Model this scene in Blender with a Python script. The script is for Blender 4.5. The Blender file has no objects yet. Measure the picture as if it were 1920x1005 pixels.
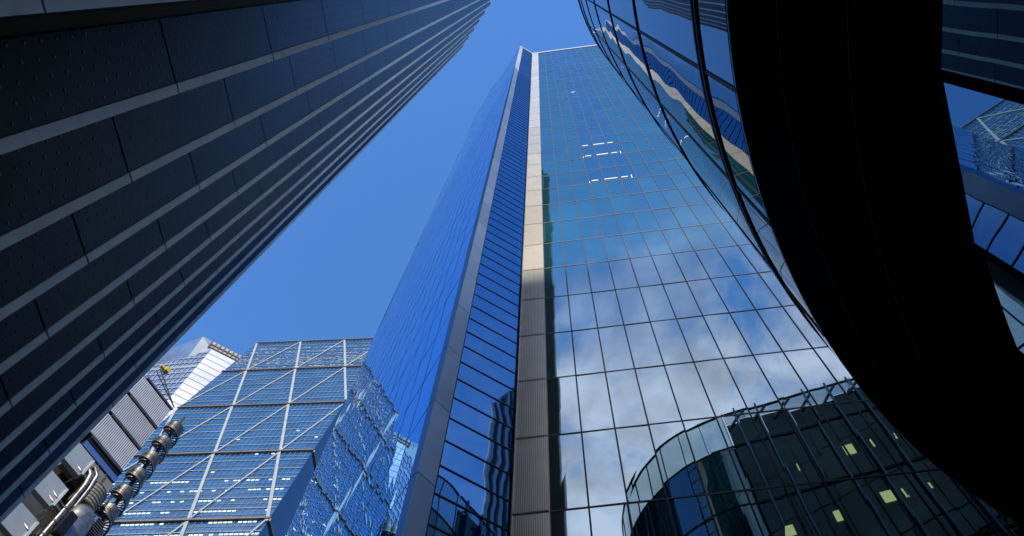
import bpy, math, random
from mathutils import Vector, Matrix
random.seed(7)
scene = bpy.context.scene
PI = math.pi
R = math.radians

# ------------------------------------------------------------------ camera
cam_d = bpy.data.cameras.new("camera"); cam = bpy.data.objects.new("camera", cam_d)
scene.collection.objects.link(cam); scene.camera = cam
EYE = Vector((0, 0, 1.6))
FPX, CX, CY = 1450.0, 960.0, 502.5
cam_d.sensor_width = 36.0; cam_d.lens = 36.0 * FPX / 1920.0
cam_d.clip_start = 0.05; cam_d.clip_end = 5000
up = Vector((1010 - CX, -(-57 - CY), -FPX)).normalized()
fw = Vector((0, 0, -1)); yy = (fw - up * fw.dot(up)).normalized(); xx = yy.cross(up)
ROT = Matrix((xx, yy, up))
cam.matrix_world = Matrix.Translation(EYE) @ ROT.to_4x4()

# ------------------------------------------------------------------ sun and sky
SUN_AZ, SUN_EL = 189.0, 35.0          # compass style: 0 = +Y, 90 = +X
sd = bpy.data.lights.new("sun", 'SUN'); sd.energy = 2.6; sd.angle = R(1.2); sd.color = (1.0, 0.93, 0.82)
sun = bpy.data.objects.new("sun", sd); scene.collection.objects.link(sun)
sdir = Vector((math.sin(R(SUN_AZ)) * math.cos(R(SUN_EL)), math.cos(R(SUN_AZ)) * math.cos(R(SUN_EL)), math.sin(R(SUN_EL))))
sun.rotation_euler = sdir.to_track_quat('Z', 'Y').to_euler()
world = bpy.data.worlds.new("World"); scene.world = world; world.use_nodes = True
wn = world.node_tree.nodes; wl = world.node_tree.links
for n in list(wn): wn.remove(n)
out = wn.new('ShaderNodeOutputWorld'); bg = wn.new('ShaderNodeBackground'); sky = wn.new('ShaderNodeTexSky')
sky.sky_type = 'NISHITA'; sky.sun_disc = False; sky.sun_elevation = R(SUN_EL); sky.sun_rotation = R(SUN_AZ)
sky.air_density = 1.0; sky.dust_density = 0.3; sky.ozone_density = 3.0
SKY_STR = 0.13
bg.inputs['Strength'].default_value = SKY_STR
def W(t, **k):
    n = wn.new(t)
    for a, b in k.items(): setattr(n, a, b)
    return n
# soft white clouds low in the southern half of the sky
tc = W('ShaderNodeTexCoord'); sep = W('ShaderNodeSeparateXYZ'); wl.new(tc.outputs['Generated'], sep.inputs[0])
nz = W('ShaderNodeTexNoise'); nz.inputs['Scale'].default_value = 5.2; nz.inputs['Detail'].default_value = 10; nz.inputs['Roughness'].default_value = 0.58; nz.inputs['Distortion'].default_value = 0.35
mp = W('ShaderNodeMapping'); mp.inputs['Location'].default_value = (5.3, 2.2, 1.1); mp.inputs['Scale'].default_value = (1.5, 1.5, 2.0)
wl.new(tc.outputs['Generated'], mp.inputs[0]); wl.new(mp.outputs[0], nz.inputs['Vector'])
def wmath(op, a, b=None):
    n = W('ShaderNodeMath', operation=op)
    for i, v in enumerate((a, b)):
        if v is None: continue
        if isinstance(v, (int, float)): n.inputs[i].default_value = v
        else: wl.new(v, n.inputs[i])
    return n.outputs[0]
def wramp(v, a, b):
    n = W('ShaderNodeMapRange', interpolation_type='SMOOTHSTEP'); wl.new(v, n.inputs[0])
    n.inputs[1].default_value = a; n.inputs[2].default_value = b
    return n.outputs[0]
low = wramp(sep.outputs[2], 0.975, 0.84)          # lower in the sky -> more cloud
south = wramp(sep.outputs[1], -0.12, -0.32)
west = wramp(wmath('DIVIDE', sep.outputs[0], wmath('MULTIPLY', sep.outputs[1], -1.0)), 0.80, 0.50)
west = wmath('ADD', wmath('MULTIPLY', west, 0.82), 0.18)
cover = wmath('MULTIPLY', wmath('MULTIPLY', low, south), west)
thr = wmath('ADD', nz.outputs['Fac'], wmath('MULTIPLY', low, 0.19))
cl = wmath('MULTIPLY', wramp(thr, 0.44, 0.72), cover)
CLOUD = (4.7, 4.8, 6.1)
nz2 = W('ShaderNodeTexNoise'); nz2.inputs['Scale'].default_value = 9.0; nz2.inputs['Detail'].default_value = 6
wl.new(mp.outputs[0], nz2.inputs['Vector'])
shade = W('ShaderNodeMapRange'); wl.new(nz2.outputs['Fac'], shade.inputs[0]); shade.inputs[1].default_value = .35; shade.inputs[2].default_value = .65; shade.inputs[3].default_value = .68; shade.inputs[4].default_value = 1.18
mix = W('ShaderNodeMix', data_type='RGBA'); wl.new(cl, mix.inputs[0])
SKY_TINT = (0.56, 0.93, 1.28)
tint = W('ShaderNodeMix', data_type='RGBA', blend_type='MULTIPLY'); tint.inputs[0].default_value = 1.0
wl.new(sky.outputs[0], tint.inputs[6]); tint.inputs[7].default_value = SKY_TINT + (1,)
wl.new(tint.outputs[2], mix.inputs[6]); cc = W('ShaderNodeVectorMath', operation='SCALE'); cc.inputs[0].default_value = CLOUD; wl.new(shade.outputs[0], cc.inputs['Scale']); wl.new(cc.outputs[0], mix.inputs[7])
wl.new(mix.outputs[2], bg.inputs['Color']); wl.new(bg.outputs[0], out.inputs[0])
scene.view_settings.view_transform = 'Standard'; scene.view_settings.look = 'None'
scene.view_settings.exposure = 1.0; scene.view_settings.gamma = 1.0; scene.view_settings.use_curve_mapping = False
scene.cycles.max_bounces = 8; scene.cycles.glossy_bounces = 5; scene.cycles.diffuse_bounces = 2
scene.cycles.transparent_max_bounces = 8

# ------------------------------------------------------------------ helpers
col = bpy.data.collections.new("place"); scene.collection.children.link(col)
def V3(*a): return Vector(a)
def az(a, d=1.0, z=0.0): return Vector((math.sin(R(a)) * d, math.cos(R(a)) * d, z))
def ray(x, y): return (ROT @ Vector((x - CX, -(y - CY), -FPX))).normalized()
def hit(x, y, P0, n):
    r = ray(x, y); return EYE + r * (n.dot(P0 - EYE) / n.dot(r))
def topx(P):
    c = ROT.transposed() @ (P - EYE)
    if c.z > -0.01: return None
    return (CX + FPX * c.x / -c.z, CY - FPX * c.y / -c.z)

class MB:
    def __init__(s): s.v = []; s.f = []; s.uv = []
    def poly(s, pts, uvs=None):
        b = len(s.v); s.v += [Vector(p) for p in pts]; s.f.append(list(range(b, b + len(pts))))
        s.uv.append(uvs or [(0, 0)] * len(pts))
    def box(s, o, a, b, c):
        o, a, b, c = Vector(o), Vector(a), Vector(b), Vector(c)
        if a.cross(b).dot(c) < 0: a, b = b, a
        P = [o, o + a, o + a + b, o + b, o + c, o + a + c, o + a + b + c, o + b + c]
        for f in ((3, 2, 1, 0), (4, 5, 6, 7), (0, 1, 5, 4), (1, 2, 6, 5), (2, 3, 7, 6), (3, 0, 4, 7)):
            s.poly([P[i] for i in f])
    def bar(s, p, q, w, d, upv):
        p, q = Vector(p), Vector(q); ax = (q - p)
        n = Vector(upv).normalized(); side = ax.cross(n).normalized()
        s.box(p - side * w / 2 - n * d / 2, ax, side * w, n * d)
    def tube(s, pts, r, n=8, closed=False, caps=True):
        rings = []
        m = len(pts); pts = [Vector(p) for p in pts]
        for i, p in enumerate(pts):
            if closed: t = pts[(i + 1) % m] - pts[i - 1]
            else: t = pts[min(i + 1, m - 1)] - pts[max(i - 1, 0)]
            t.normalize(); a = t.cross(Vector((0, 0, 1)))
            if a.length < 1e-3: a = Vector((1, 0, 0))
            a.normalize(); b = t.cross(a)
            rr = r[i] if isinstance(r, (list, tuple)) else r
            rings.append([p + a * math.cos(2 * PI * k / n) * rr + b * math.sin(2 * PI * k / n) * rr for k in range(n)])
        base = len(s.v)
        for rg in rings: s.v += rg
        for i in range(m if closed else m - 1):
            j = (i + 1) % m
            for k in range(n):
                l = (k + 1) % n
                s.f.append([base + i * n + k, base + i * n + l, base + j * n + l, base + j * n + k]); s.uv.append([(0, 0)] * 4)
        if caps and not closed:
            s.f.append([base + k for k in range(n)][::-1]); s.uv.append([(0, 0)] * n)
            s.f.append([base + (m - 1) * n + k for k in range(n)]); s.uv.append([(0, 0)] * n)
    def build(s, name, m, parent=None, smooth=False, kind=None, label=None):
        base = parent_loc(parent)
        me = bpy.data.meshes.new(name)
        me.from_pydata([tuple(v - base) for v in s.v], [], s.f)
        uvl = me.uv_layers.new(name="UVMap"); k = 0
        flat = []
        for u in s.uv:
            for p in u: flat += [p[0], p[1]]
        uvl.data.foreach_set('uv', flat)
        me.materials.append(m)
        if smooth:
            for p in me.polygons: p.use_smooth = True
        me.update()
        o = bpy.data.objects.new(name, me); col.objects.link(o)
        if parent: o.parent = parent
        if kind: o['kind'] = kind
        if label: o['label'] = label
        return o
def parent_loc(p):
    v = Vector((0, 0, 0))
    while p is not None: v += p.location; p = p.parent
    return v
def thing(name, loc, label, cat, group=None):
    o = bpy.data.objects.new(name, None); col.objects.link(o); o.location = loc
    o['label'] = label; o['category'] = cat
    if group: o['group'] = group
    return o

# ------------------------------------------------------------------ materials
def nodes(name):
    m = bpy.data.materials.new(name); m.use_nodes = True
    nt = m.node_tree; b = nt.nodes['Principled BSDF']; return m, nt, b
def N(nt, t, **k):
    n = nt.nodes.new(t)
    for a, c in k.items(): setattr(n, a, c)
    return n
def vary(nt, b, c, scale, amt, coord='Object', mapscale=(1, 1, 1), sock='Base Color', detail=5):
    t = N(nt, 'ShaderNodeTexCoord'); mp = N(nt, 'ShaderNodeMapping'); mp.inputs['Scale'].default_value = mapscale
    nt.links.new(t.outputs[coord], mp.inputs[0])
    z = N(nt, 'ShaderNodeTexNoise'); z.inputs['Scale'].default_value = scale; z.inputs['Detail'].default_value = detail
    nt.links.new(mp.outputs[0], z.inputs['Vector'])
    r = N(nt, 'ShaderNodeMapRange'); r.inputs[1].default_value = 0.3; r.inputs[2].default_value = 0.7
    r.inputs[3].default_value = 1 - amt; r.inputs[4].default_value = 1 + amt; nt.links.new(z.outputs['Fac'], r.inputs[0])
    mx = N(nt, 'ShaderNodeVectorMath', operation='SCALE'); mx.inputs[0].default_value = c; nt.links.new(r.outputs[0], mx.inputs['Scale'])
    nt.links.new(mx.outputs[0], b.inputs[sock])
    return z
def mat(name, c, rough=0.5, metal=0.0, amt=0.12, scale=1.2, spec=0.5, mapscale=(1, 1, 1)):
    m, nt, b = nodes(name); b.inputs['Roughness'].default_value = rough; b.inputs['Metallic'].default_value = metal
    b.inputs['Specular IOR Level'].default_value = spec
    vary(nt, b, c, scale, amt, mapscale=mapscale)
    return m
def pane_vary(m, lo, hi):
    nt = m.node_tree; b = nt.nodes['Principled BSDF']; src = b.inputs['Base Color'].links[0].from_socket
    oi = N(nt, 'ShaderNodeObjectInfo'); r = N(nt, 'ShaderNodeMapRange'); r.inputs[3].default_value = lo; r.inputs[4].default_value = hi
    nt.links.new(oi.outputs['Random'], r.inputs[0]); v = N(nt, 'ShaderNodeVectorMath', operation='SCALE')
    nt.links.new(src, v.inputs[0]); nt.links.new(r.outputs[0], v.inputs['Scale']); nt.links.new(v.outputs[0], b.inputs['Base Color'])
    return m
def glass(name, base, ior, tintc=(1, 1, 1), wave=0.0, wscale=1.0, mapscale=(1, 1, 1), rough=0.0, wave2=0.0, w2scale=8.0, metal=0.0):
    m, nt, b = nodes(name); b.inputs['Metallic'].default_value = metal
    b.inputs['Roughness'].default_value = rough; b.inputs['IOR'].default_value = ior
    b.inputs['Specular Tint'].default_value = tintc + (1,)
    if metal: b.inputs['Base Color'].default_value = base + (1,)
    else: vary(nt, b, base, 0.25, 0.3)
    if wave:
        t = N(nt, 'ShaderNodeTexCoord'); mp = N(nt, 'ShaderNodeMapping'); mp.inputs['Scale'].default_value = mapscale
        nt.links.new(t.outputs['Object'], mp.inputs[0])
        z = N(nt, 'ShaderNodeTexNoise'); z.inputs['Scale'].default_value = wscale; z.inputs['Detail'].default_value = 1.0
        nt.links.new(mp.outputs[0], z.inputs['Vector'])
        h = z.outputs['Fac']
        if wave2:
            z2 = N(nt, 'ShaderNodeTexNoise'); z2.inputs['Scale'].default_value = w2scale; z2.inputs['Detail'].default_value = 0.0
            nt.links.new(mp.outputs[0], z2.inputs['Vector'])
            mm = N(nt, 'ShaderNodeMath', operation='MULTIPLY_ADD'); nt.links.new(z2.outputs['Fac'], mm.inputs[0]); mm.inputs[1].default_value = wave2 / wave
            nt.links.new(h, mm.inputs[2]); h = mm.outputs[0]
        bp = N(nt, 'ShaderNodeBump'); bp.inputs['Strength'].default_value = 1.0; bp.inputs['Distance'].default_value = wave
        nt.links.new(h, bp.inputs['Height']); nt.links.new(bp.outputs[0], b.inputs['Normal'])
    return m
def emit(name, c, s):
    m, nt, b = nodes(name); b.inputs['Base Color'].default_value = (0.5, 0.5, 0.5, 1)
    b.inputs['Emission Color'].default_value = c + (1,); b.inputs['Emission Strength'].default_value = s
    return m

M = {}
def clear():
    m, nt, b = nodes('clear_glass'); o = [n for n in nt.nodes if n.type == 'OUTPUT_MATERIAL'][0]
    b.inputs['Base Color'].default_value = (.02, .06, .06, 1); b.inputs['Roughness'].default_value = 0; b.inputs['IOR'].default_value = 1.6
    t = N(nt, 'ShaderNodeBsdfTransparent'); t.inputs[0].default_value = (.62, .76, .78, 1)
    x = N(nt, 'ShaderNodeMixShader'); x.inputs[0].default_value = .25
    nt.links.new(t.outputs[0], x.inputs[1]); nt.links.new(b.outputs[0], x.inputs[2]); nt.links.new(x.outputs[0], o.inputs[0])
    return m
M['teal_glass'] = glass('teal_glass', (0.009, 0.06, 0.08), 4.4, (0.76, 0.96, 1.0), wave=0.0030, wscale=0.55)
M['blue_glass'] = glass('blue_glass', (0.007, 0.055, 0.135), 4.0, (0.74, 0.92, 1.0), wave=0.0030, wscale=0.55)
M['fold_glass'] = glass('fold_glass', (0.004, 0.03, 0.13), 4.3, (0.30, 0.62, 1.0), wave=0.012, wscale=0.45)
M['side_glass'] = glass('side_glass', (0.33, 0.64, 0.96), 1.5, (0.42, 0.72, 1.0), wave=0.0010, wscale=0.35, rough=0.01, metal=1.0)
M['curved_glass'] = glass('curved_glass', (0.004, 0.012, 0.03), 3.6, (0.66, 0.86, 1.0), wave=0.016, wscale=0.6, mapscale=(1, 1, 0.6))
M['clear_glass'] = clear()
M['dark_glass'] = glass('dark_glass', (0.003, 0.012, 0.012), 1.55, (0.7, 0.95, 0.95), wave=0.004, wscale=0.7)
M['lobby_glass'] = glass('lobby_glass', (0.003, 0.006, 0.012), 5.0, (0.5, 0.80, 1.0), wave=0.0015, wscale=1.2)
M['wedge_glass'] = glass('wedge_glass', (0.012, 0.068, 0.175), 1.9, (0.8, 0.92, 1.0), wave=0.008, wscale=0.35)
M['wedge_dark'] = glass('wedge_dark', (0.006, 0.02, 0.07), 1.8, (0.6, 0.8, 1.0), wave=0.01, wscale=0.3)
M['side_line'] = mat('side_line', (0.05, 0.13, 0.34), 0.4)
M['frame_dark'] = mat('frame_dark', (0.028, 0.022, 0.024), 0.45, 0.4)
M['frame_mid'] = mat('frame_mid', (0.11, 0.085, 0.085), 0.5, 0.2)
M['black_metal'] = mat('black_metal', (0.004, 0.004, 0.005), 0.5, 0.0, spec=0.15)
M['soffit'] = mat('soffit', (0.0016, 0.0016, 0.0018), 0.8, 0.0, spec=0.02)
M['underside_joint'] = mat('underside_joint', (0.006, 0.006, 0.007), 0.7, spec=0.1)
M['louvre'] = mat('louvre', (0.79, 0.735, 0.62), 0.24, 0.62, 0.08, 0.8)
M['louvre_back'] = mat('louvre_back', (0.50, 0.45, 0.39), 0.3, 0.5)
M['white_trim'] = mat('white_trim', (0.75, 0.76, 0.78), 0.45, 0.0, 0.05)
M['band_grey'] = mat('band_grey', (0.56, 0.55, 0.56), 0.40, 0.30, 0.07, 0.5)
M['band_blue'] = mat('band_blue', (0.10, 0.16, 0.30), 0.3, 0.6, 0.05, 0.5)
M['fin_stone'] = mat('fin_stone', (0.66, 0.62, 0.58), 0.55, 0.0, 0.10, 3.0)
M['joint'] = mat('joint', (0.010, 0.009, 0.008), 0.7)
M['steel'] = mat('steel', (0.19, 0.175, 0.16), 0.36, 0.8, 0.45, 1.1)
M['steel_dark'] = mat('steel_dark', (0.075, 0.07, 0.065), 0.45, 0.5, 0.3, 0.5)
M['drum'] = mat('drum', (0.10, 0.088, 0.078), 0.38, 0.7, 0.5, 1.2)
M['pod_grey'] = mat('pod_grey', (0.42, 0.40, 0.41), 0.5, 0.2, 0.08, 0.4)
M['pod_white'] = mat('pod_white', (0.25, 0.27, 0.275), 0.5, 0.1, 0.08, 0.4)
M['concrete'] = mat('concrete', (0.16, 0.135, 0.11), 0.7, 0.0, 0.15, 0.5)
M['yellow'] = mat('yellow', (0.45, 0.36, 0.015), 0.5)
M['beam_white'] = mat('beam_white', (0.25, 0.29, 0.31), 0.5, 0.0, 0.10, 0.6)
M['beam_brown'] = mat('beam_brown', (0.15, 0.105, 0.07), 0.5, 0.0, 0.15, 0.6)
M['floor_line'] = mat('floor_line', (0.17, 0.23, 0.27), 0.5, 0.0, 0.3, 0.15)
M['thin_line'] = mat('thin_line', (0.11, 0.16, 0.21), 0.5, 0.0, 0.3, 0.2)
M['white_clad'] = mat('white_clad', (0.50, 0.50, 0.52), 0.45, 0.1, 0.22, 0.05)
M['tan_clad'] = mat('tan_clad', (0.30, 0.26, 0.24), 0.5, 0.0, 0.08, 0.2)
M['far_blue'] = glass('far_blue', (0.03, 0.09, 0.22), 2.0, (0.9, 0.95, 1.0), wave=0.05, wscale=0.2)
M['joint_pale'] = mat('joint_pale', (0.34, 0.34, 0.36), 0.5)
M['pale_facet'] = mat('pale_facet', (0.20, 0.24, 0.30), 0.3, 0.2, 0.15, 0.12)
M['asphalt'] = mat('asphalt', (0.05, 0.05, 0.052), 0.85, 0.0, 0.25, 0.8)
M['paving'] = mat('paving', (0.16, 0.155, 0.15), 0.8, 0.0, 0.2, 1.5)
M['kerb'] = mat('kerb', (0.24, 0.235, 0.225), 0.8)
M['lamp_white'] = emit('lamp_white', (1.0, 0.95, 0.78), 0.36)
M['lamp_warm'] = emit('lamp_warm', (0.80, 0.82, 0.34), 0.5)
M['lamp_cyan'] = emit('lamp_cyan', (0.42, 0.80, 0.82), 0.36)

for k_ in ('teal_glass', 'blue_glass'): pane_vary(M[k_], .75, 1.3)
for k_ in ('louvre', 'band_grey', 'pod_grey'): pane_vary(M[k_], .86, 1.12)
# dark dimpled metal: staggered rows of small embossed dots laid out in metres by the UVs
def dimple():
    m, nt, b = nodes('dimpled_panel')
    b.inputs['Roughness'].default_value = 0.34; b.inputs['Metallic'].default_value = 0.0; b.inputs['IOR'].default_value = 1.42; b.inputs['Specular Tint'].default_value = (0.62, 0.62, 0.8, 1)
    tcn = N(nt, 'ShaderNodeTexCoord'); sp = N(nt, 'ShaderNodeSeparateXYZ'); nt.links.new(tcn.outputs['UV'], sp.inputs[0])
    def mth(op, a, c=None, d=None):
        n = N(nt, 'ShaderNodeMath', operation=op)
        for i, v in enumerate((a, c, d)):
            if v is None: continue
            if isinstance(v, (int, float)): n.inputs[i].default_value = v
            else: nt.links.new(v, n.inputs[i])
        return n.outputs[0]
    DX, DY = 0.17, 0.27
    x = mth('DIVIDE', sp.outputs[0], DX); fx = mth('FLOOR', x)
    y = mth('ADD', mth('DIVIDE', sp.outputs[1], DY), mth('MULTIPLY', mth('MODULO', fx, 2.0), 0.5))
    dx = mth('MULTIPLY', mth('SUBTRACT', mth('FRACT', x), 0.5), DX); dy = mth('MULTIPLY', mth('SUBTRACT', mth('FRACT', y), 0.5), DY)
    d = mth('SQRT', mth('ADD', mth('MULTIPLY', dx, dx), mth('MULTIPLY', dy, dy)))
    r = N(nt, 'ShaderNodeMapRange', interpolation_type='SMOOTHSTEP'); nt.links.new(d, r.inputs[0])
    r.inputs[1].default_value = 0.026; r.inputs[2].default_value = 0.010; r.inputs[3].default_value = 0; r.inputs[4].default_value = 1
    bp = N(nt, 'ShaderNodeBump'); bp.inputs['Distance'].default_value = 0.02; bp.inputs['Strength'].default_value = 1.0
    nt.links.new(r.outputs[0], bp.inputs['Height']); nt.links.new(bp.outputs[0], b.inputs['Normal'])
    z = vary(nt, b, (0.0095, 0.008, 0.0085), 1.4, 0.5, mapscale=(1, 1, .12))
    src = b.inputs['Base Color'].links[0].from_socket
    mx = N(nt, 'ShaderNodeMix', data_type='RGBA'); nt.links.new(r.outputs[0], mx.inputs[0]); nt.links.new(src, mx.inputs[6])
    mx.inputs[7].default_value = (0.012, 0.011, 0.014, 1); nt.links.new(mx.outputs[2], b.inputs['Base Color'])
    return m
M['dimpled'] = pane_vary(dimple(), .65, 1.5)

# ------------------------------------------------------------------ ground
g = MB(); g.poly([(-2500, -2500, 0), (2500, -2500, 0), (2500, 2500, 0), (-2500, 2500, 0)])
o = g.build('ground', M['paving']); o['kind'] = 'structure'
g = MB(); g.poly([(-3.0, -60, .004), (1.6, -60, .004), (-0.2, 9, .004), (-9, 26, .004), (-13, 24, .004), (-3.9, 8, .004)])
o = g.build('road', M['asphalt']); o['kind'] = 'structure'
g = MB(); g.box((1.62, -60, 0), (0.15, 0, 0), (-1.8, 69, 0), (0, 0, .12)); o = g.build('kerb', M['kerb']); o['kind'] = 'structure'

# ================================================================== THE GLASS TOWER
tower = thing('glass_tower', (2, 16, 0), 'tall blue glass skyscraper in the centre with a ribbed corner column and folded grey edge', 'skyscraper')
# front curtain wall (F1): O + i*U + k*V
O1 = V3(1.781, 14.986, 20.534); U1 = V3(1.134, -0.239, 0.048); V1 = V3(-0.013, -0.005, 4.0)
n1 = U1.cross(V1).normalized()
if n1.dot(EYE - O1) < 0: n1 = -n1
def P1(i, k, off=0.0): return O1 + U1 * i + V1 * k + n1 * off
TOPK = 33.4; NI = 22
wall1 = MB()
for (i0, i1, k0, k1) in ((0, NI, -5.13, TOPK),):
    wall1.box(P1(i0, k0, -0.35), P1(i1, k0) - P1(i0, k0), P1(i0, k1) - P1(i0, k0), n1 * 0.28)
front = wall1.build('curtain_wall', M['frame_dark'], tower)
# panes
cells = []
for i in range(NI):
    for k in range(-5, 34):
        k1 = min(k + 1, TOPK)
        a, b_, c, d = P1(i + .025, k + .012), P1(i + .975, k + .012), P1(i + .975, k1 - .012), P1(i + .025, k1 - .012)
        pp = topx((a + c) / 2); area = 0
        if pp and 1000 < pp[0] < 1900 and -20 < pp[1] < 1040:
            q = [topx(x) for x in (a, b_, c, d)]
            area = abs(sum(q[j][0] * q[(j + 1) % 4][1] - q[(j + 1) % 4][0] * q[j][1] for j in range(4))) / 2
            if pp[0] > 1560 - (640 - pp[1]) * 0.78 and pp[1] < 640: area = 0
            if pp[0] > 1560 + (pp[1] - 650) * 1.15 and pp[1] > 640: area = 0
        cells.append((area, i, k, (a, b_, c, d)))
cells.sort(key=lambda t: -t[0])
def is_blue(i, k):
    if k >= 24: return 1 <= i <= 5
    return k >= 9 and 3 <= i <= 5
rest = {True: MB(), False: MB()}
def jit(): return n1 * random.uniform(-.0055, .0055)
for idx, (area, i, k, q) in enumerate(cells):
    q = [p + jit() for p in q]
    if k > 8: q = [p + jit() * 0.6 for p in q]
    mb = MB() if idx < 100 else rest[is_blue(i, k)]
    w = [p - n1 * 0.02 for p in q]
    mb.poly(q if (q[1] - q[0]).cross(q[2] - q[0]).dot(n1) > 0 else q[::-1])
    if idx < 100:
        mb.build('window_pane', M['blue_glass'] if is_blue(i, k) else M['teal_glass'], front)
rest[False].build('window_pane', M['teal_glass'], front, kind='stuff')
rest[True].build('window_pane', M['blue_glass'], front, kind='stuff')
for i in range(1, NI + 1):
    fr = MB(); a = P1(i, -5.13); fr.box(a - U1 * .018 + n1 * -.05, U1 * .036, V1 * (TOPK + 5.13), n1 * .08)
    fr.build('mullion', M['frame_dark'], front)
for k in range(-5, 34):
    tr = MB(); tr.box(P1(0, k - .008, -.05), U1 * NI, V1 * .016, n1 * .065)
    tr.build('transom', M['frame_mid'], front)
cp = MB(); cp.box(P1(-1.0, TOPK, -.4), U1 * (NI + 1.0), V3(0, 0, 0.7), n1 * .5)
cp.build('coping', M['white_trim'], tower)
# lit ceiling fittings seen through the panes
def light(i0, i1, k, h):
    lt = MB(); lt.box(P1(i0, k, .012), U1 * (i1 - i0), V1 * h, n1 * .01); lt.build('ceiling_light', M['lamp_white'], front)
for k, h in ((9, .035), (11, .04), (12, .04)):
    light(3.2, 3.62, k + .16, h); light(4.0, 4.85, k + .16, h); light(5.1, 5.5, k + .16, h)
    if k < 12: light(5.72, 5.76, k + .04, .22); light(3.04, 3.07, k + .04, .12)
light(3.5, 3.85, 20.0, .07)

# ribbed corner column, one louvre panel per storey
for k in range(-5, 34):
    top = min(k + 1, TOPK)
    if k == -5: pass
    pn = MB()
    a = P1(-.97, k + .012, -.1); hgt = V1 * (top - k - .024)
    pn.box(a, U1 * .95, hgt, n1 * .10)
    nr = 17
    rb = MB()
    for r_ in range(nr):
        x = -.965 + (.925) * r_ / (nr - 1)
        rb.box(P1(x, k + .014, .001), U1 * .030, V1 * (top - k - .028), n1 * .036)
    p_ = pn.build('louvre_panel', M['louvre_back'], tower)
    rb.build('rib', M['louvre'], p_)
jn = MB()
jn.box(P1(-1.0, -5.13, -.5), U1 * 1.0, V1 * (TOPK + 5.13), n1 * .38)
jn.build('column_core', M['joint'], tower)
te = MB()
te.box(P1(-1.0, -5.13, -.11), U1 * .03, V1 * (TOPK + 5.13), n1 * .21)
te.box(P1(-.022, -5.13, -.11), U1 * .022, V1 * (TOPK + 5.13), n1 * .21)
te.build('edge_trim', M['louvre'], tower)

# recessed wall (F2)
O2 = V3(-1.66, 14.2, 19.904); U2 = V3(2.285, 1.051, -0.110); V2 = V3(-0.004, -0.001, 1.3333)
n2 = U2.cross(V2).normalized()
if n2.dot(EYE - O2) < 0: n2 = -n2
def P2(u, k, off=0.0): return O2 + U2 * u + V2 * k + n2 * off
w2 = MB(); w2.box(P2(.0, -14.9, -.3), U2 * 1.0, V2 * (101.7 + 14.9), n2 * .22)
recess = w2.build('recessed_wall', M['frame_dark'], tower)
cand = list(range(-2, 98))
rs = MB()
for k in range(-14, 102):
    q = [P2(.004, k + .03), P2(.996, k + .03), P2(.996, k + .97), P2(.004, k + .97)]
    q = [p + n2 * random.uniform(-.002, .002) for p in q]
    if (q[1] - q[0]).cross(q[2] - q[0]).dot(n2) < 0: q = q[::-1]
    mb = MB() if k in cand else rs
    mb.poly(q)
    if k in cand: mb.build('glass_strip', M['fold_glass'], recess)
rs.build('glass_strip', M['fold_glass'], recess, kind='stuff')
trs = MB()
for k in range(-14, 103):
    own = -2 <= k < 97
    tr = MB() if own else trs
    tr.box(P2(0, k - .022, -.05), U2 * 1.0, V2 * .044, n2 * .075)
    if own: tr.build('transom', M['frame_dark'], recess)
trs.build('transom', M['frame_dark'], recess, kind='stuff')
cp = MB(); cp.box(P2(0, 101.7, -.3), U2, V3(0, 0, .55), n2 * .4); cp.build('coping', M['white_trim'], tower)

# folded grey metal edge
EA = V3(-1.685, 13.99, 0); EB = V3(-2.17, 13.72, 0); EC = V3(-2.40, 13.95, 0)
EA = V3(O2.x, O2.y, 0) + V3(.0, -.02, 0)
eu = EB - EA; en = eu.cross(V3(0, 0, 1)).normalized()
if en.dot(EYE - EA) < 0: en = -en
bu = EC - EB; bn = bu.cross(V3(0, 0, 1)).normalized()
if bn.dot(V3(-1, -.3, 0)) < 0: bn = -bn
for k in range(-5, 34):
    z0 = 20.17 + 4 * k; z1 = z0 + 4
    z0 = max(z0, 0)
    if k == 33: z1 = 153.5
    pn = MB(); pn.box(EA + V3(0, 0, z0 + .02) - en * .12, eu, V3(0, 0, z1 - z0 - .04), en * .12)
    bv = MB(); bv.box(EB + V3(0, 0, z0 + .02) - bn * .08, bu, V3(0, 0, z1 - z0 - .04), bn * .078); bv.build('edge_bevel', M['band_blue'], tower)
    pn.build('cladding_panel', M['band_grey'], tower)
jn = MB(); jn.box(EA + V3(0, 0, 0) - en * .3, eu, V3(0, 0, 153.3), en * .16)
jn.build('edge_core', M['joint'], tower)
ej = MB(); ej.box(EA - en * .14 + V3(0, 0, 0), -eu * .045, V3(0, 0, 153.3), en * .15); ej.build('edge_trim', M['black_metal'], tower)

# side wall seen at a grazing angle (F3)
D3 = az(-25.2); n3 = az(-115.2)
def P3(s, z, off=0.0): return EC + D3 * s + V3(0, 0, z) + n3 * off
outl = [(0, 0), (30, 0), (30, 82), (24.2, 168), (23, 199.5), (15.3, 190), (6.5, 161), (0, 153.4)]
sl = MB(); f = [P3(s, z, -.008) for s, z in outl]; bk = [P3(s, z, -1.2) for s, z in outl]
sl.poly(f); sl.poly(bk[::-1])
for j in range(len(f)):
    l = (j + 1) % len(f); sl.poly([f[j], bk[j], bk[l], f[l]])
side = sl.build('side_wall', M['frame_dark'], tower)
def top3(s):
    for (a, b_) in (((0, 153.4), (6.5, 161)), ((6.5, 161), (15.3, 190)), ((15.3, 190), (23, 199.5)), ((23, 199.5), (24.2, 168)), ((24.2, 168), (30, 82))):
        if a[0] <= s <= b_[0]: return a[1] + (b_[1] - a[1]) * (s - a[0]) / (b_[0] - a[0])
    return 0
sp3 = MB(); ws = 1.5
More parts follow.
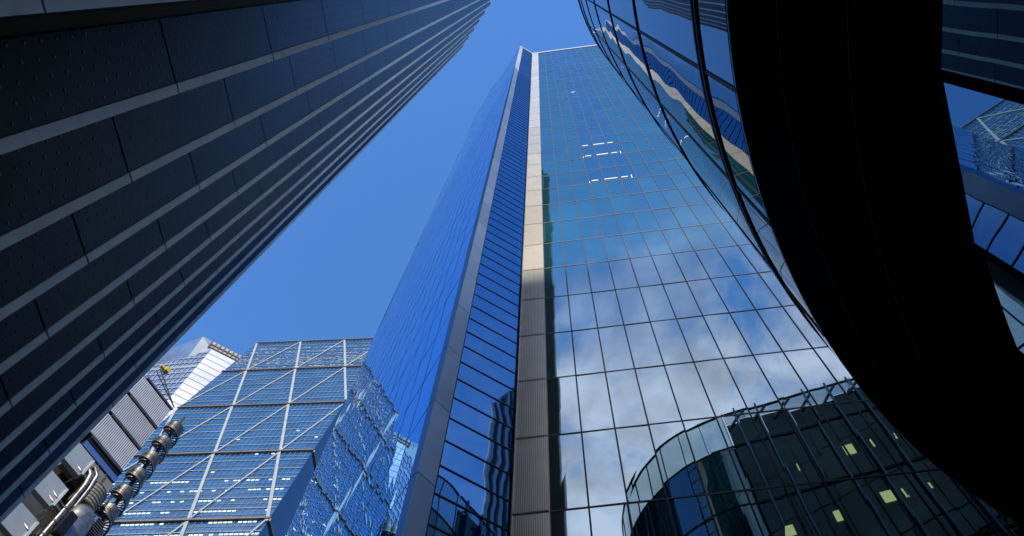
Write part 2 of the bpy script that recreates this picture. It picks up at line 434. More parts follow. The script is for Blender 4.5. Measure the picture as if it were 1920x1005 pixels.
for c_ in range(20):
    s0, s1 = c_ * ws + .011, (c_ + 1) * ws - .011
    k = 0
    while True:
        z0 = k * 4 + .02; z1 = min(k * 4 + 3.98, 1e9)
        ta, tb = top3(s0), top3(s1)
        if z0 >= min(ta, tb) - .2: break
        za, zb = min(z1, ta), min(z1, tb)
        q = [P3(s0, z0), P3(s1, z0), P3(s1, zb), P3(s0, za)]
        q = [p + n3 * random.uniform(-.004, .004) for p in q]
        if (q[1] - q[0]).cross(q[2] - q[0]).dot(n3) < 0: q = q[::-1]
        sp3.poly(q); k += 1
sp3.build('window_pane', M['side_glass'], side, kind='stuff')
ml = MB()
for c_ in range(1, 20):
    h_ = top3(c_ * ws); ml.box(P3(c_ * ws - .02, 0, -.02), D3 * .04, V3(0, 0, h_), n3 * .027)
for k in range(1, 49):
    z = 4 * k; s1 = max((x for x in [j * .25 for j in range(121)] if top3(x) > z + .3), default=0)
    s0 = 0 if z < 153 else min((x for x in [j * .25 for j in range(121)] if top3(x) > z + .3), default=0)
    if s1 > s0 + 1: ml.box(P3(s0, z - .025, -.02), D3 * (s1 - s0), V3(0, 0, .05), n3 * .025)
ml.build('mullion_grid', M['side_line'], side)
# roof body closing the top
bd = MB()
foot = [P1(-1, 0), P1(NI, 0), P1(NI, 0) + az(12, 30), EC + D3 * 14 + az(75, 4), EC + az(60, 1.5) + D3 * 1.0]
foot = [V3(p.x, p.y, 0) - n1 * .6 for p in foot]
for j in range(len(foot)):
    l = (j + 1) % len(foot); bd.poly([foot[j], foot[l], foot[l] + V3(0, 0, 150), foot[j] + V3(0, 0, 150)])
bd.poly([p + V3(0, 0, 150) for p in foot])
bd.build('core', M['steel_dark'], tower)

# ================================================================== THE SAWTOOTH OFFICE BLOCK (left)
block = thing('office_block', (-7, 5, 0), 'dark office tower on the left with stepped dimpled panels and pale vertical fins', 'building')
dd = az(11.0); nn = az(101.0)
T1 = V3(-4.69, 1.83, 0) + dd * .12
STEP = V3(-0.76, 1.30, 0); WM = STEP.dot(dd); H = 128.6; FW = .13
def tip(i): return T1 + STEP * (i - 1)
panels = []
fins = MB
body = MB()
for i in range(-2, 10):
    T = tip(i); S = T - dd * WM
    fin = MB()
    for k in range(0, 33):
        z0 = 4 * k + .02; z1 = min(4 * k + 3.98, H)
        if z0 > H: break
        fin.box(T - dd * FW + V3(0, 0, z0) - nn * .10, dd * FW, V3(0, 0, z1 - z0), nn * .10)
        a = S + dd * .17 - nn * .012; b_ = T - dd * (FW + .012) - nn * .012
        w = (b_ - a).length
        q = [a + V3(0, 0, z0), b_ + V3(0, 0, z0), b_ + V3(0, 0, z1), a + V3(0, 0, z1)]
        uv = [(.03, .1), (.03 + w, .1), (.03 + w, .1 + z1 - z0), (.03, .1 + z1 - z0)]
        pp = [topx(p) for p in q]; area = 0
        if all(pp):
            cx = min(max(sum(p[0] for p in pp) / 4, -1e5), 1e5); cy = sum(p[1] for p in pp) / 4
            if -150 < cx < 1000 and -60 < cy < 1050:
                area = abs(sum(pp[j][0] * pp[(j + 1) % 4][1] - pp[(j + 1) % 4][0] * pp[j][1] for j in range(4))) / 2
        panels.append((area, q, uv))
    f_ = fin.build('fin', M['fin_stone'], block)
    # backing that closes the step and shows dark in the joints
    body.box(S - nn * .035, dd * (WM - .005), V3(0, 0, H - .1), -nn * 1.2)
panels.sort(key=lambda t: -t[0])
restp = MB()
for j, (a_, q, uv) in enumerate(panels):
    if (q[1] - q[0]).cross(q[2] - q[0]).dot(nn) < 0: q = q[::-1]; uv = uv[::-1]
    mb = MB() if j < 100 else restp
    mb.poly(q, uv)
    if j < 100: mb.build('cladding_panel', M['dimpled'], block)
restp.build('cladding_panel', M['dimpled'], block, kind='stuff')
body.build('backing', M['joint'], block)
bb = MB()
E1 = tip(9) - nn * 1.4; E0 = tip(-2) - nn * 1.4
bb_f = [E1, E1 + az(240, 24), E0 + az(240, 24), E0]
for j in range(4):
    l = (j + 1) % 4; bb.poly([bb_f[j], bb_f[l], bb_f[l] + V3(0, 0, H - .5), bb_f[j] + V3(0, 0, H - .5)])
bb.poly([p + V3(0, 0, H - .5) for p in bb_f])
bb.build('core', M['steel_dark'], block)

# ================================================================== THE CURVED BUILDING (right)
curved = thing('curved_building', (14, -1, 0), 'rounded glass building with black rings and a wide black underside on the right', 'building')
HS = 6.5; CC = V3(1.282 * HS, -.244 * HS, 0); RR = 1.083 * HS; ZS = 1.6 + HS
RINGS = [9.53, 14.8, 20.1, 25.3, 30.0, 34.2, 37.0]
def cp_(th, r=RR, z=0.0): return CC + V3(math.cos(R(th)) * r, math.sin(R(th)) * r, z)
def outline(r, n_per=3):
    pts = [cp_(th, r) for th in [90 + k * (10 / n_per) for k in range(int(18 * n_per) + 1)]]
    return [CC + V3(24, r + .4, 0)] + pts + [CC + V3(24, -r, 0)]
# glass storeys, a curved pane between each pair of posts
POSTS = [.3 + 10 * k for k in range(9, 27)]
levels = [ZS + .02] + RINGS
gl = MB(); gw = None
inner = MB(); po = outline(RR - .12)
for j in range(len(po)):
    l = (j + 1) % len(po); inner.poly([po[j] + V3(0, 0, ZS + .05), po[l] + V3(0, 0, ZS + .05), po[l] + V3(0, 0, 34.2), po[j] + V3(0, 0, 34.2)])
inner.poly([p + V3(0, 0, 34.15) for p in po])
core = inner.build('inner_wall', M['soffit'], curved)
npan = 0
for li in range(len(levels) - 1):
    z0, z1 = levels[li] + .05, levels[li + 1] - .05
    for th0 in POSTS:
        mb = MB(); seg = 6
        base = 0
        for s in range(seg + 1):
            th = th0 + .25 + (9.5) * s / seg
            mb.v += [cp_(th, RR, z0), cp_(th, RR, z1)]
        for s in range(seg):
            mb.f.append([2 * s, 2 * s + 1, 2 * s + 3, 2 * s + 2]); mb.uv.append([(0, 0)] * 4)
        vis = 120 < th0 < 185
        o = mb.build('window_pane' if z0 < 34 else 'parapet_pane', M['curved_glass'] if z0 < 34 else M['clear_glass'], curved, smooth=True)
        npan += 1
# straight north face: fin glazing in front of dark glass
NF0 = CC + V3(0, RR, 0); NFD = V3(24, .4, 0).normalized(); NFN = V3(-NFD.y, NFD.x, 0)
nf = MB(); npp = MB()
for li in range(len(levels) - 1):
    z0, z1 = levels[li] + .05, levels[li + 1] - .05
    for c_ in range(20):
        a = NF0 + NFD * (max(0, c_ * 1.2 - .50) + .05) - NFN * .03
        q = [a + V3(0, 0, z0), a + NFD * 1.10 + V3(0, 0, z0), a + NFD * 1.10 + V3(0, 0, z1), a + V3(0, 0, z1)]
        q = [p + NFN * random.uniform(-.004, .004) for p in q]
        if z0 < 34: nf.poly(q[::-1])
        else:
            zm = 36.0 + .25 * math.sin(c_ * 1.3); lo = [q[0], q[1], V3(q[1].x, q[1].y, zm), V3(q[0].x, q[0].y, zm)]; hi = [V3(q[0].x, q[0].y, zm + .06), V3(q[1].x, q[1].y, zm + .06), q[2], q[3]]
            nf.poly(lo[::-1]); npp.poly(hi[::-1])
nf.build('window_pane', M['dark_glass'], curved, kind='stuff')
npp.build('parapet_pane', M['clear_glass'], curved)
ps = MB(); ps.box(NF0 + NFD * 1.5 - NFN * 1.2 + V3(0, 0, 34.2), NFD * 22, V3(0, 0, 2.0), -NFN * 4); ps.build('plant_screen', M['dark_glass'], curved)
for c_ in range(20):
    fn = MB(); fn.box(NF0 + NFD * (c_ * 1.2 + .60) + V3(0, 0, ZS), NFD * .09, V3(0, 0, 37.05 - ZS), NFN * .22)
    fn.build('glazing_fin', M['band_blue'], curved)
    if c_ < 19:
        fn = MB(); fn.bar(NF0 + NFD * (c_ * 1.2 + .1) + V3(0, 0, 35.6), NF0 + NFD * (c_ * 1.2 + 1.1) + V3(0, 0, 36.9), .10, .1, NFN); fn.build('parapet_strut', M['steel_dark'], curved)
for (s_, z_, w_, h_) in ((4.62, 31.4, .42, .65), (4.85, 28.0, .44, .62), (2.74, 27.7, .25, .58), (.75, 27.45, .45, .6), (5.72, 31.5, .07, .55), (5.68, 28.0, .07, .55), (6.83, 31.6, .07, .4), (6.84, 28.2, .07, .35), (2.3, 31.3, .05, .5)):
    lp = MB(); lp.box(NF0 + NFD * s_ + V3(0, 0, z_), NFD * w_, V3(0, 0, h_), NFN * .03); lp.build('lit_ceiling', M['lamp_warm'], curved)
# rings
def ring(z, h, off, r0=RR):
    mb = MB(); a = outline(r0 + off, 4); b_ = outline(r0 - .06, 4); n = len(a)
    for j in range(n - 1):
        A, B, C_, D_ = a[j], a[j + 1], b_[j + 1], b_[j]
        u_ = V3(0, 0, z); t_ = V3(0, 0, z + h)
        mb.poly([A + u_, B + u_, B + t_, A + t_]); mb.poly([A + t_, B + t_, C_ + t_, D_ + t_]); mb.poly([D_ + u_, C_ + u_, B + u_, A + u_])
    return mb
for z in RINGS[1:]:
    ring(z - .06, .12, .02).build('floor_band', M['black_metal'], curved)
ring(9.40, .07, .02).build('floor_band', M['black_metal'], curved)
ring(9.55, .07, .02).build('floor_band', M['black_metal'], curved)
ring(ZS - .01, .03, .004).build('edge_trim', M['band_blue'], curved)
for th in POSTS:
    mb = MB(); p = cp_(th, RR - .05); t_ = V3(-math.sin(R(th)), math.cos(R(th)), 0); nrm = V3(math.cos(R(th)), math.sin(R(th)), 0)
    mb.box(p - t_ * .02 + V3(0, 0, ZS + .02), t_ * .04, V3(0, 0, 37.1 - ZS), nrm * .06)
    mb.build('post', M['black_metal'], curved)
# black underside sloping in steeply from the lowest glass storey to the ground floor glass
ZL = 5.66; RB = 6.42
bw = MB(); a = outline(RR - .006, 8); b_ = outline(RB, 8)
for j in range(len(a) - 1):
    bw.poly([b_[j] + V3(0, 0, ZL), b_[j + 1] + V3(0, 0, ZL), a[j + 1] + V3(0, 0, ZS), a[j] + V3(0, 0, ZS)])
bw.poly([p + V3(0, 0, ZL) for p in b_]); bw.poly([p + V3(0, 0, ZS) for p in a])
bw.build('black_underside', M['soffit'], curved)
for t in (.3, .62):
    mb = MB(); rr = RR + (RB - RR) * t; zz = ZS + (ZL - ZS) * t; o_ = outline(rr + .004, 6)
    for j in range(len(o_) - 1): mb.poly([o_[j] + V3(0, 0, zz), o_[j + 1] + V3(0, 0, zz), o_[j + 1] + V3(0, 0, zz + .02), o_[j] + V3(0, 0, zz + .02)])
    mb.build('underside_joint', M['underside_joint'], curved)
# ground floor glazing in flat facets
facets = [((1.80, -.62), (2.045, .315)), ((2.058, .335), (2.482, 1.197)), ((2.53, 1.225), (2.90, 1.79)), ((2.93, 1.83), (3.35, 2.40))]
pts = [cp_(th, RB - .03) for th in (128, 122, 116, 110, 104, 97, 90)]
facets += [((pts[j].x, pts[j].y), (pts[j + 1].x, pts[j + 1].y)) for j in range(6)]
pts = [cp_(th, RB - .03) for th in (172, 178, 184, 190, 196, 202, 208, 214, 220, 230)]
facets += [((pts[j + 1].x, pts[j + 1].y), (pts[j].x, pts[j].y)) for j in range(9)]
for (a, b_) in facets:
    A, B = V3(a[0], a[1], 0), V3(b_[0], b_[1], 0); t_ = (B - A).normalized(); n_ = V3(-t_.y, t_.x, 0)
    mb = MB(); q = [A + V3(0, 0, .1), B + V3(0, 0, .1), B + V3(0, 0, ZL - .03), A + V3(0, 0, ZL - .03)]
    if (q[1] - q[0]).cross(q[2] - q[0]).dot(n_) < 0: q = q[::-1]
    mb.poly(q); pw = mb.build('ground_floor_pane', M['lobby_glass'], curved)
    fb = MB()
    for (c0, sg) in ((A, t_), (B, -t_)):
        fb.box(c0 - n_ * .06 - sg * .004, sg * .022, V3(0, 0, ZL - .002), n_ * .068)
    fb.box(A - n_ * .06 + V3(0, 0, ZL - .04), t_ * (B - A).length, V3(0, 0, .04), n_ * .064)
    fb.build('frame', M['soffit'], pw)
bk = MB(); pts = [cp_(th, .80 * RR) for th in range(90, 272, 10)] + [CC + V3(24, -.8 * RR, 0), CC + V3(24, .8 * RR, 0)]
for j in range(len(pts)):
    l = (j + 1) % len(pts); bk.poly([pts[j], pts[l], pts[l] + V3(0, 0, ZL), pts[j] + V3(0, 0, ZL)])
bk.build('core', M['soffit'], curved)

# ================================================================== THE WEDGE TOWER
wedge = thing('wedge_tower', (-60, 110, 0), 'leaning blue glass wedge skyscraper with white diagonal bracing behind the grey-edged tower', 'skyscraper')
OW = V3(-37.055, 89.192, 105.777); UW = V3(13.461, -1.92, 0.0)
VW0 = V3(-6.344, 5.722, 26.665); VW = VW0 + UW * .48
nW = UW.cross(VW).normalized()
if nW.dot(EYE - OW) < 0: nW = -nW
PL, PR = -2.94, .02
def PW(p, v, off=0.0): return OW + UW * p + VW * v + nW * off
VB, VT = -3.96, 4.0
mb = MB(); mb.box(PW(PL, VB, -3), UW * (PR - PL), VW * (VT - VB), nW * 1.0)
mb.build('core', M['wedge_dark'], wedge)
gp = MB(); gt = MB()
for c_ in range(int(8 * 3)):
    p0 = PL + (PR - PL) * c_ / 24; p1 = PL + (PR - PL) * (c_ + 1) / 24
    for k in range(-28, 28):
        v0, v1 = k / 7, (k + 1) / 7
        q = [PW(p0, v0), PW(p1, v0), PW(p1, v1), PW(p0, v1)]
        q = [p + nW * random.uniform(-.01, .01) for p in q]
        if (q[1] - q[0]).cross(q[2] - q[0]).dot(nW) < 0: q = q[::-1]
        gp.poly(q)
fw_ = gp.build('glass_front', M['wedge_glass'], wedge)
ln = MB()
for c_ in range(1, 36):
    p = PL + (PR - PL) * c_ / 36
    ln.box(PW(p, VB, .03) - UW * .003, UW * .006, VW * (VT - VB), nW * .05)
ln.build('thin_mullion', M['thin_line'], fw_)
fl = MB()
for k in range(-27, 28):
    if k % 7: fl.box(PW(PL, k / 7, .03), UW * (PR - PL), VW * .008, nW * .09)
    fl.box(PW(PL, (k + .45) / 7, .03), UW * (PR - PL), VW * .0035, nW * .05)
fl.build('floor_edge', M['floor_line'], fw_)
for r_ in range(-3, 5):
    mb = MB(); mb.box(PW(PL - .01, r_ - .008, .1), UW * (PR - PL + .02), VW * (.015 if r_ < 4 else .012), nW * .35); mb.build('floor_beam', M['beam_brown'], wedge)
def clip(i, slope, r0):      # brace from row r0 to r0+1, cut at the sides
    pa, pb = i, i + slope; t0, t1 = 0., 1.
    for lim, sgn in ((PL, 1), (PR, -1)):
        fa, fb = sgn * (pa - lim), sgn * (pb - lim)
        if fa < 0 and fb < 0: return None
        if fa < 0: t0 = max(t0, fa / (fa - fb))
        if fb < 0: t1 = min(t1, fa / (fa - fb))
    if t1 - t0 < .03: return None
    return pa + (pb - pa) * t0, r0 + t0, pa + (pb - pa) * t1, r0 + t1
for r0 in range(-4, 4):
    for i in range(-7, 8):
        for sl_, wd in ((-.48, .58), (.52, .36)):
            c = clip(i - .48 * r0, sl_, r0)
            if not c: continue
            mb = MB(); a, b_ = PW(c[0], c[1] + .012, -.0), PW(c[2], c[3] - .012, -.0)
            mb.bar(a + nW * .16, b_ + nW * .16, wd, .22, nW); mb.build('brace', M['beam_white'], wedge)
# lit office ceilings in the lower floors and plant behind the top glass
lm = MB()
for k in range(-6, 12):
    dens = .95 if k < 2 else (.6 if k < 5 else .06)
    for c_ in range(48):
        if random.random() < dens * (0.35 + 0.65 * (math.sin(c_ * .35 + k * 1.9) > 0)):
            p = PL + (PR - PL) * (c_ + .12) / 48
            lm.box(PW(p, k / 7 - .036, .06), UW * ((PR - PL) / 48 * .76), VW * .016, nW * .03)
lm.build('ceiling_light', M['lamp_cyan'], fw_, kind='stuff')
pl = MB()
for _ in range(520):
    p = random.uniform(PL + .05, PR - .1); v = random.choice([3.08, 3.2, 3.25, 3.32, 3.38, 3.5, 3.62, 3.75]) + random.uniform(-.006, .006)
    if 3.2 < v < 3.5 and random.random() < .3: p = random.uniform(-1.6, PR - .1)
    pl.box(PW(p, v, .02), UW * random.uniform(.01, .07), VW * random.uniform(.006, .022), nW * .05)
pl.build('roof_plant', M['beam_white'], fw_, kind='stuff')
# dark east side
sb = MB(); back = az(8.12, 42)
a0, a1 = PW(PR, VB), PW(PR, VT)
sb.poly([a0, a0 + back, V3(a1.x, a1.y, a1.z) + az(8.12, 6), a1])
sb.poly([PW(PL, VB), PW(PL, VT), PW(PL, VT) + az(8.12, 6), PW(PL, VB) + back])
sb.poly([PW(PL, VT), PW(PR, VT), PW(PR, VT) + az(8.12, 6), PW(PL, VT) + az(8.12, 6)])
sb.poly([PW(PL, VB) + back, PW(PL, VT) + az(8.12, 6), PW(PR, VT) + az(8.12, 6), PW(PR, VB) + back])
sb.build('side_wall', M['wedge_dark'], wedge)
sbm = MB()
for r_ in range(-3, 4):
    a = PW(PR, r_); sbm.box(a + V3(.02, 0, -.35), V3(.3, 0, 0), az(8.12, 24), V3(0, 0, .7))
sbm.build('side_beam', M['beam_brown'], wedge)

# ================================================================== THE FAR WHITE TOWER
far = thing('white_tower', (-120, 156, 0), 'distant pale tower with white cladding and a gridded crown, behind the diagonal-braced skyscraper', 'skyscraper')
C0 = V3(-182.6, 238, 0); SC = .65
nF = az(64.6 + 90)
if nF.dot(-C0) < 0: nF = -nF
nL = az(100 + 90)
if nL.dot(-C0) < 0: nL = -nL
def fs(p): return EYE + (p - EYE) * SC
def hw(x, y): return fs(hit(x, y, C0, nF))
def hb(x, y): return fs(hit(x, y, C0, nL))
cnr_top = hw(395.8, 656); cnr_bot = V3(cnr_top.x, cnr_top.y, 0)
TA, TB = hw(381, 631), hw(452, 666.7)
band_a, band_b = hw(400, 640.6), hw(400, 652)
dirW = (TB - TA).normalized()
rtop = TB + dirW * 16
def zw(p, z): return V3(p.x, p.y, z)
zt = TA.z; zb = hw(449, 680).z
fm = MB(); start = hw(397, 641)
fm.poly([cnr_bot, zw(rtop, 0), zw(rtop, zb), zw(start, zb), zw(cnr_top, cnr_top.z)])
fm.build('white_wall', M['white_clad'], far)
cr = MB(); cr.poly([zw(start, zb), zw(rtop, zb), zw(rtop, zt), zw(start, zt)]); crown = cr.build('crown', M['tan_clad'], far)
gm = MB()
L = (rtop - start).length
for k in range(0, 16):
    p = start + (rtop - start) * (k / 15); gm.box(zw(p, zb) + nF * .05, dirW * .35, V3(0, 0, zt - zb), nF * .25)
for z in (zb, zb + (zt - zb) * .45): gm.box(zw(start, z) + nF * .05, dirW * L, V3(0, 0, .5), nF * .3)
gm.build('crown_grid', M['steel_dark'], crown)
fa = MB(); G = hb(350, 672)
fa.poly([TA, G, cnr_top, zw(start, zt)]); fa.build('upper_facet', M['pale_facet'], far)
lf = MB(); lt_ = hb(345, 655); lx = (G - cnr_top); lx.z = 0; lx.normalize()
LE = cnr_top + lx * 40
lf.poly([cnr_bot, cnr_top, G, TA, zw(LE, TA.z - 22), zw(LE, 0)])
lw = lf.build('blue_wall', M['far_blue'], far)
lg = MB()
for k in range(20, 70):
    z = k * 4.0
    if z > cnr_top.z: break
    lg.box(zw(cnr_top, z) - lx * 0 + nL * .05, lx * 40, V3(0, 0, .8 if k % 6 else 1.8), nL * .2)
for k in range(1, 20):
    p = cnr_top + lx * 2 * k; lg.box(zw(p, 0) + nL * .06, lx * .35, V3(0, 0, cnr_top.z - 2), nL * .2)
lg.build('facade_grid', M['pale_facet'], lw)
wg = MB()
for k in range(16, 72):
    z = k * 4.0
    if z > zb - 3: break
    wg.box(zw(cnr_top, z) + nF * .04, dirW * (rtop - cnr_top).length, V3(0, 0, .18), nF * .1)
wg.build('panel_joint', M['joint_pale'], far)

# ================================================================== THE STEEL SERVICE TOWER (lower left)
serv = thing('steel_building', (-56, 68, 0), 'steel clad building with ribbed service pods, pipes and white boxes at the lower left', 'building')
OS = V3(-55.827, 65.995, 91.575); US = V3(3.379, 4.795, -.292); VS = V3(-.303, .301, 5.985)
nS = US.cross(VS).normalized()
if nS.dot(EYE - OS) < 0: nS = -nS
uS = US.normalized(); vS = VS.normalized()
def PS(u, v, off=0.0): return OS + US * u + VS * v + nS * off
for k in range(3):
    mb = MB(); mb.box(PS(-.7, k + .06, -2.5), US * 1.7, VS * .88, nS * 2.5)
    pod = mb.build('service_pod', M['steel_dark'], serv)
    rb = MB(); n = 24
    for j in range(n):
        u = -.2 + 1.17 * j / (n - 1); rb.box(PS(u, k + .07, .0), US * .032, VS * .86, nS * .08)
    rb.build('rib', M['pod_grey'], pod)
    fr_ = MB(); fr_.box(PS(-.1, k - .035, -2.4), US * 1.12, VS * .03, nS * 2.6); fr_.box(PS(-.1, k + .02, -2.4), US * 1.12, VS * .03, nS * 2.6)
    for j in range(40): fr_.box(PS(-.1 + 1.1 * j / 40, k - .04, .0), US * .012, VS * .10, nS * .24)
    fr_.build('edge_rail', M['steel_dark'], pod)
mb = MB(); mb.box(PS(-.1, 3 - .02, -2.6), US * 1.12, VS * .07, nS * 2.8); mb.build('roof_rail', M['steel_dark'], serv)
mb = MB(); mb.box(PS(-.12, -.95, -2.2), US * 1.18, VS * .50, nS * 2.2); mb.build('flat_panel', M['concrete'], serv)
mb = MB(); mb.box(PS(-.12, -.40, -2.2), US * 1.16, VS * .14, nS * 2.35); mb.box(PS(-.12, -.22, -2.2), US * 1.16, VS * .07, nS * 2.1)
mb.build('ledge', M['band_blue'], serv)
mb = MB(); mb.box(PS(-.12, -.15, -2.3), US * 1.14, VS * .10, nS * 2.3); mb.build('ledge_shadow_gap', M['black_metal'], serv)
# dark structural body behind everything
mb = MB(); mb.box(PS(-3.0, -15.2, -8), US * 4.05, VS * 18.1, nS * 5.2); mb.build('body', M['steel_dark'], serv)
mb = MB(); mb.box(V3(-84, 22, 0), V3(22, 0, 0), V3(0, 42, 0), V3(0, 0, 78)); mb.build('main_shade_block', M['steel_dark'], serv)  # unseen bulk of the building, added as a shadow caster
# white boxes
for (u0, v0, du, dv) in ((-.30, -1.26, .54, .64), (-.30, -2.39, .52, .66), (-.30, -3.5, .52, .66)):
    mb = MB(); mb.box(PS(u0, v0, 0.2), US * du, VS * dv, nS * .8); bx = mb.build('white_box', M['pod_white'], serv)
    m2 = MB(); m2.box(PS(u0 + du, v0 + .04, .1), US * .05, VS * (dv - .1), nS * 1.2); m2.build('box_flange', M['band_grey'], bx)
# vertical pipes with bends towards the boxes
for du, rr_ in ((.0, .34), (.13, .28)):
    pts = [PS(.50 + du, -15, 1.2), PS(.50 + du, -2.0, 1.2), PS(.47 + du, -1.35, 1.2), PS(.42 + du, -1.05 + du, 1.2), PS(.30 + du, -.85 + du, .8), PS(.20 + du, -.80 + du, -.5)]
    mb = MB(); mb.tube(pts, rr_, 12); p = mb.build('pipe', M['steel'], serv, smooth=True)
    for k in range(14):
        m2 = MB(); v = -2.2 - k * .42; m2.tube([PS(.50 + du, v, 1.2), PS(.50 + du, v + .05, 1.2)], rr_ * 1.16, 12)
        m2.build('collar', M['steel_dark'], p)
for v in (-.98, -1.95, -2.1, -3.0):
    mb = MB(); mb.tube([PS(.05, v - .1, .8), PS(.52, v - .25, 1.2)], .22, 8); mb.build('branch_pipe', M['steel'], serv, smooth=True)
# round ventilation drum
def drum(u, v0, v1, rad, off, mtl, name, segs=20, arc=(0, 360)):
    mb = MB(); c0 = PS(u, v0, off); c1 = PS(u, v1, off)
    hd = uS; n_ = V3(nS.x, nS.y, 0).normalized()
    for (A, B) in ((c0, c1),):
        for k in range(segs):
            t0 = R(arc[0] + (arc[1] - arc[0]) * k / segs); t1 = R(arc[0] + (arc[1] - arc[0]) * (k + 1) / segs)
            e0 = hd * math.cos(t0) * rad + n_ * math.sin(t0) * rad; e1 = hd * math.cos(t1) * rad + n_ * math.sin(t1) * rad
            mb.poly([A + e0, A + e1, B + e1, B + e0])
    mb.poly([c0 + hd * math.cos(2 * PI * k / segs) * rad + n_ * math.sin(2 * PI * k / segs) * rad for k in range(segs)])
    mb.poly([c1 + hd * math.cos(2 * PI * k / segs) * rad + n_ * math.sin(2 * PI * k / segs) * rad for k in range(segs)])
    return mb.build(name, mtl, serv, smooth=False)
dr = drum(.80, -1.62, -.98, 1.9, -.4, M['concrete'], 'vent_drum')
m2 = MB()
for k in range(7):
    v = -1.6 + .1 * k; m2.tube([PS(.80, v, -.4) + uS * math.cos(t) * 1.95 + V3(nS.x, nS.y, 0).normalized() * math.sin(t) * 1.95 for t in [2 * PI * j / 20 for j in range(20)]], .04, 5, closed=True)
m2.build('cage_hoop', M['steel_dark'], dr)
# glazed lift capsules with rounded heads
def capsule(u, v0, v1, rad, off):
    mb = MB(); hd = uS; n_ = V3(nS.x, nS.y, 0).normalized(); prof = [(v0, rad), (v1 - .42, rad), (v1 - .2, rad * .93), (v1 - .06, rad * .7), (v1, rad * .25), (v1 + .005, .01)]
    segs = 24; b0 = len(mb.v)
    for (v, r_) in prof:
        for k in range(segs):
            t = 2 * PI * k / segs; mb.v.append(PS(u, v, off) + hd * math.cos(t) * r_ + n_ * math.sin(t) * r_)
    for i in range(len(prof) - 1):
        for k in range(segs):
            l = (k + 1) % segs; mb.f.append([b0 + i * segs + k, b0 + i * segs + l, b0 + (i + 1) * segs + l, b0 + (i + 1) * segs + k]); mb.uv.append([(0, 0)] * 4)
    mb.f.append([b0 + k for k in range(segs)]); mb.uv.append([(0, 0)] * segs)
    return mb.build('lift_capsule', M['steel'], serv, smooth=True)
capsule(.88, -3.3, -1.72, 1.9, .8); c2 = capsule(.70, -4.6, -3.15, 2.0, 2.0)
gm_ = MB(); gm_.box(PS(.50, -3.1, 2.6), US * .20, VS * .62, nS * .9); gm_.build('capsule_window', M['black_metal'], serv)
# slatted steel ladder strip and glass fin beside the stairs
ld = MB()
for k in range(26): ld.box(PS(1.22, -3.2 + k * .065, .5), US * .22, VS * .025, nS * .3)
ld.build('ladder_slats', M['steel_dark'], serv)
mb = MB(); mb.poly([PS(1.45, -2.05, .6), PS(1.85, -1.62, .6), PS(1.95, -2.1, .6), PS(1.60, -2.9, .6)]); mb.poly([PS(1.45, -2.05, .4), PS(1.60, -2.9, .4), PS(1.95, -2.1, .4), PS(1.85, -1.62, .4)]); mb.build('glass_screen', M['side_glass'], serv)
# clutter of small pipes and brackets
cl_ = MB()
for _ in range(70):
    u = random.uniform(.1, 1.3); v = random.uniform(-3.4, -.5); a = PS(u, v, random.uniform(-1, .6))
    d = random.choice([uS, vS, nS, (uS + vS).normalized()]) * random.uniform(.5, 2.2)
    cl_.tube([a, a + d], random.uniform(.04, .12), 6)
cl_.build('bracket', M['steel'], serv, kind='stuff')

# spiral stair: stacked glazed drums with radial steps
stair = thing('spiral_stair', PS(1.36, -4, 0) * 1.0, 'glazed spiral stair tower with dark radial steps, beside the ribbed service pods', 'staircase')
n_h = V3(nS.x, nS.y, 0).normalized(); uh = V3(uS.x, uS.y, 0).normalized()
axis0 = PS(1.40, 0, -.2)
def stair_p(z, a, r_): return V3(axis0.x, axis0.y, 0) + uh * math.cos(a) * r_ + n_h * math.sin(a) * r_ + V3(0, 0, z)
Z0, Z1, TURN, RS = 66.0, 109.0, 4.05, 1.45
core_ = MB(); core_.tube([stair_p(Z0, 0, 0), stair_p(Z1, 0, 0)], .28, 10); core_.build('pole', M['steel_dark'], stair, smooth=True)
nt_ = int((Z1 - Z0) / TURN)
stp = MB(); per = 22
for k in range(nt_ * per):
    a0 = 2 * PI * k / per; a1 = a0 + 2 * PI / per * .55; z = Z0 + TURN * k / per
    q = [stair_p(z, a0, .3), stair_p(z, a0, RS), stair_p(z, a1, RS), stair_p(z, a1, .3)]
    stp.poly(q); stp.poly([p + V3(0, 0, .10) for p in q][::-1])
    for j in range(4): stp.poly([q[j], q[(j + 1) % 4], q[(j + 1) % 4] + V3(0, 0, .1), q[j] + V3(0, 0, .1)])
stp.build('step', M['steel_dark'], stair, kind='stuff')
sr = MB()
hel = [stair_p(Z0 + TURN * k / 24, 2 * PI * k / 24, RS) for k in range(nt_ * 24 + 1)]
sr.tube(hel, .13, 5); sr.tube([p + V3(0, 0, 1.1) for p in hel], .05, 5); sr.tube([p + V3(0, 0, .6) for p in hel], .04, 4)
sr.build('handrail', M['steel_dark'], stair)
for k in range(nt_):
    dm = MB(); zc = Z0 + TURN * (k + .30)
    for j in range(14):
        t0 = PI * .15 + PI * 1.15 * j / 14; t1 = PI * .15 + PI * 1.15 * (j + 1) / 14
        dm.poly([stair_p(zc, t0, RS * .86), stair_p(zc, t1, RS * .86), stair_p(zc + 2.3, t1, RS * .86), stair_p(zc + 2.3, t0, RS * .86)])
    dm.build('drum_cladding', M['drum'], stair, smooth=True)

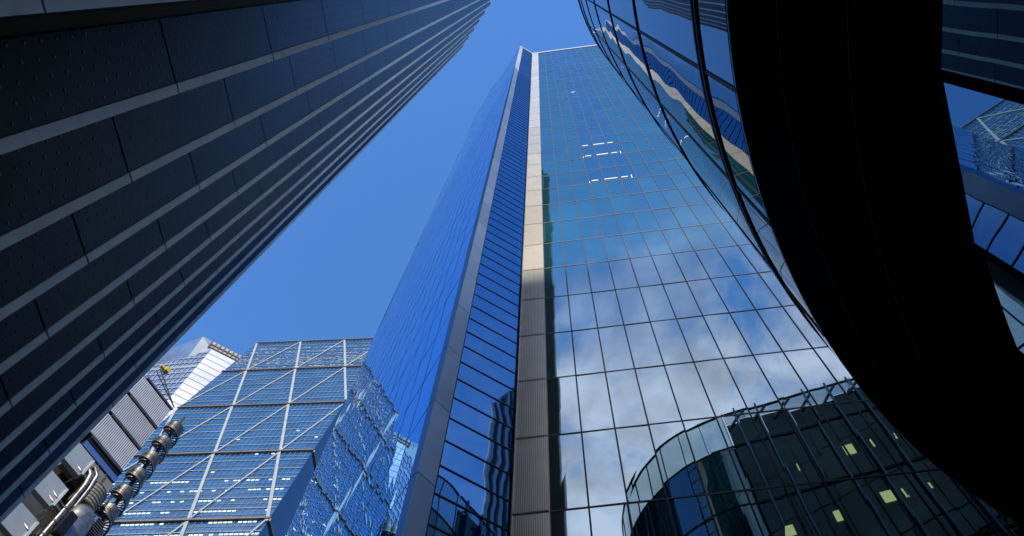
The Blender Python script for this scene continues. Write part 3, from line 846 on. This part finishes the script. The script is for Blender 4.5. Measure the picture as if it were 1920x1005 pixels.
# roof maintenance crane above the pods
crane = thing('maintenance_crane', PS(.1, 3.1, 0), 'small yellow roof crane box on a lattice arm above the ribbed service pods', 'crane')
yb = PS(.10, 3.72, .0)
mb = MB(); mb.box(yb - uS * .1, uS * .75, vS * 1.2, nS * .9); mb.box(yb - uS * .9 + vS * .35, uS * .85, vS * .5, nS * .5); mb.build('crane_box', M['yellow'], crane)
lat = MB(); A0, A1 = PS(-.02, 3.45, .3), PS(1.02, 3.08, .3); off_ = vS * 1.1
lat.tube([A0, A1], .09, 6); lat.tube([A0 + off_ * 1.2, A1], .09, 6)
for k in range(9):
    t = k / 9; lat.tube([A0.lerp(A1, t), (A0 + off_ * 1.2).lerp(A1, t)], .06, 5)
    if k % 2: lat.tube([A0.lerp(A1, t), (A0 + off_ * 1.2).lerp(A1, min(1, t + .11))], .05, 5)
lat.build('lattice_arm', M['steel_dark'], crane)
# ================================================================== AN ADDED BLOCK TO THE SOUTH (seen only in reflections; placed to shade the lower storeys)
south = thing('south_shade_block', (-27, -84, 0), 'plain unseen block added south of the camera to shade the lower storeys', 'building')
mb = MB(); mb.box(V3(-75, -112, 0), V3(85, 0, 0), V3(0, 30, 0), V3(0, 0, 108.5)); mb.build('wall', M['concrete'], south)
mb = MB()
for k in range(2, 27):
    for c_ in range(24): mb.box(V3(-73 + c_ * 3.4, -82.0, k * 4.0), V3(2.2, 0, 0), V3(0, .04, 0), V3(0, 0, 2.2))
mb.build('window', M['dark_glass'], south, kind='stuff')
# ================================================================== A STRIPED TOWER TO THE SOUTH-EAST (seen mirrored in the recessed wall)
d_ = (EYE - O2).dot(n2); VE = EYE - n2 * 2 * d_
def va(a, d, z=0): return V3(VE.x, VE.y, 0) + az(a, d, z)
st = thing('striped_tower', va(129, 92), 'slender dark tower with pale vertical stripes, mirrored low in the recessed wall', 'building')
L0 = va(131.2, 90); L1 = va(127.5, 86); tdir = (L1 - L0).normalized(); tn = V3(-tdir.y, tdir.x, 0)
if tn.dot(V3(VE.x, VE.y, 0) - L0) < 0: tn = -tn
mb = MB(); mb.box(L0 - tn * 14, tdir * 16, V3(0, 0, 152), tn * 14); mb.build('wall', M['steel_dark'], st)
for k in range(9):
    mb = MB(); mb.box(L0 + tdir * (k * 1.8), tdir * .75, V3(0, 0, 151), tn * .5); mb.build('stripe', M['pale_facet'], st)
mb = MB(); mb.tube([L0 - tn * .2, L0 - tn * .2 + V3(0, 0, 149)], .8, 14); mb.build('round_corner', M['tan_clad'], st, smooth=True)
print('objects', len(bpy.data.objects))
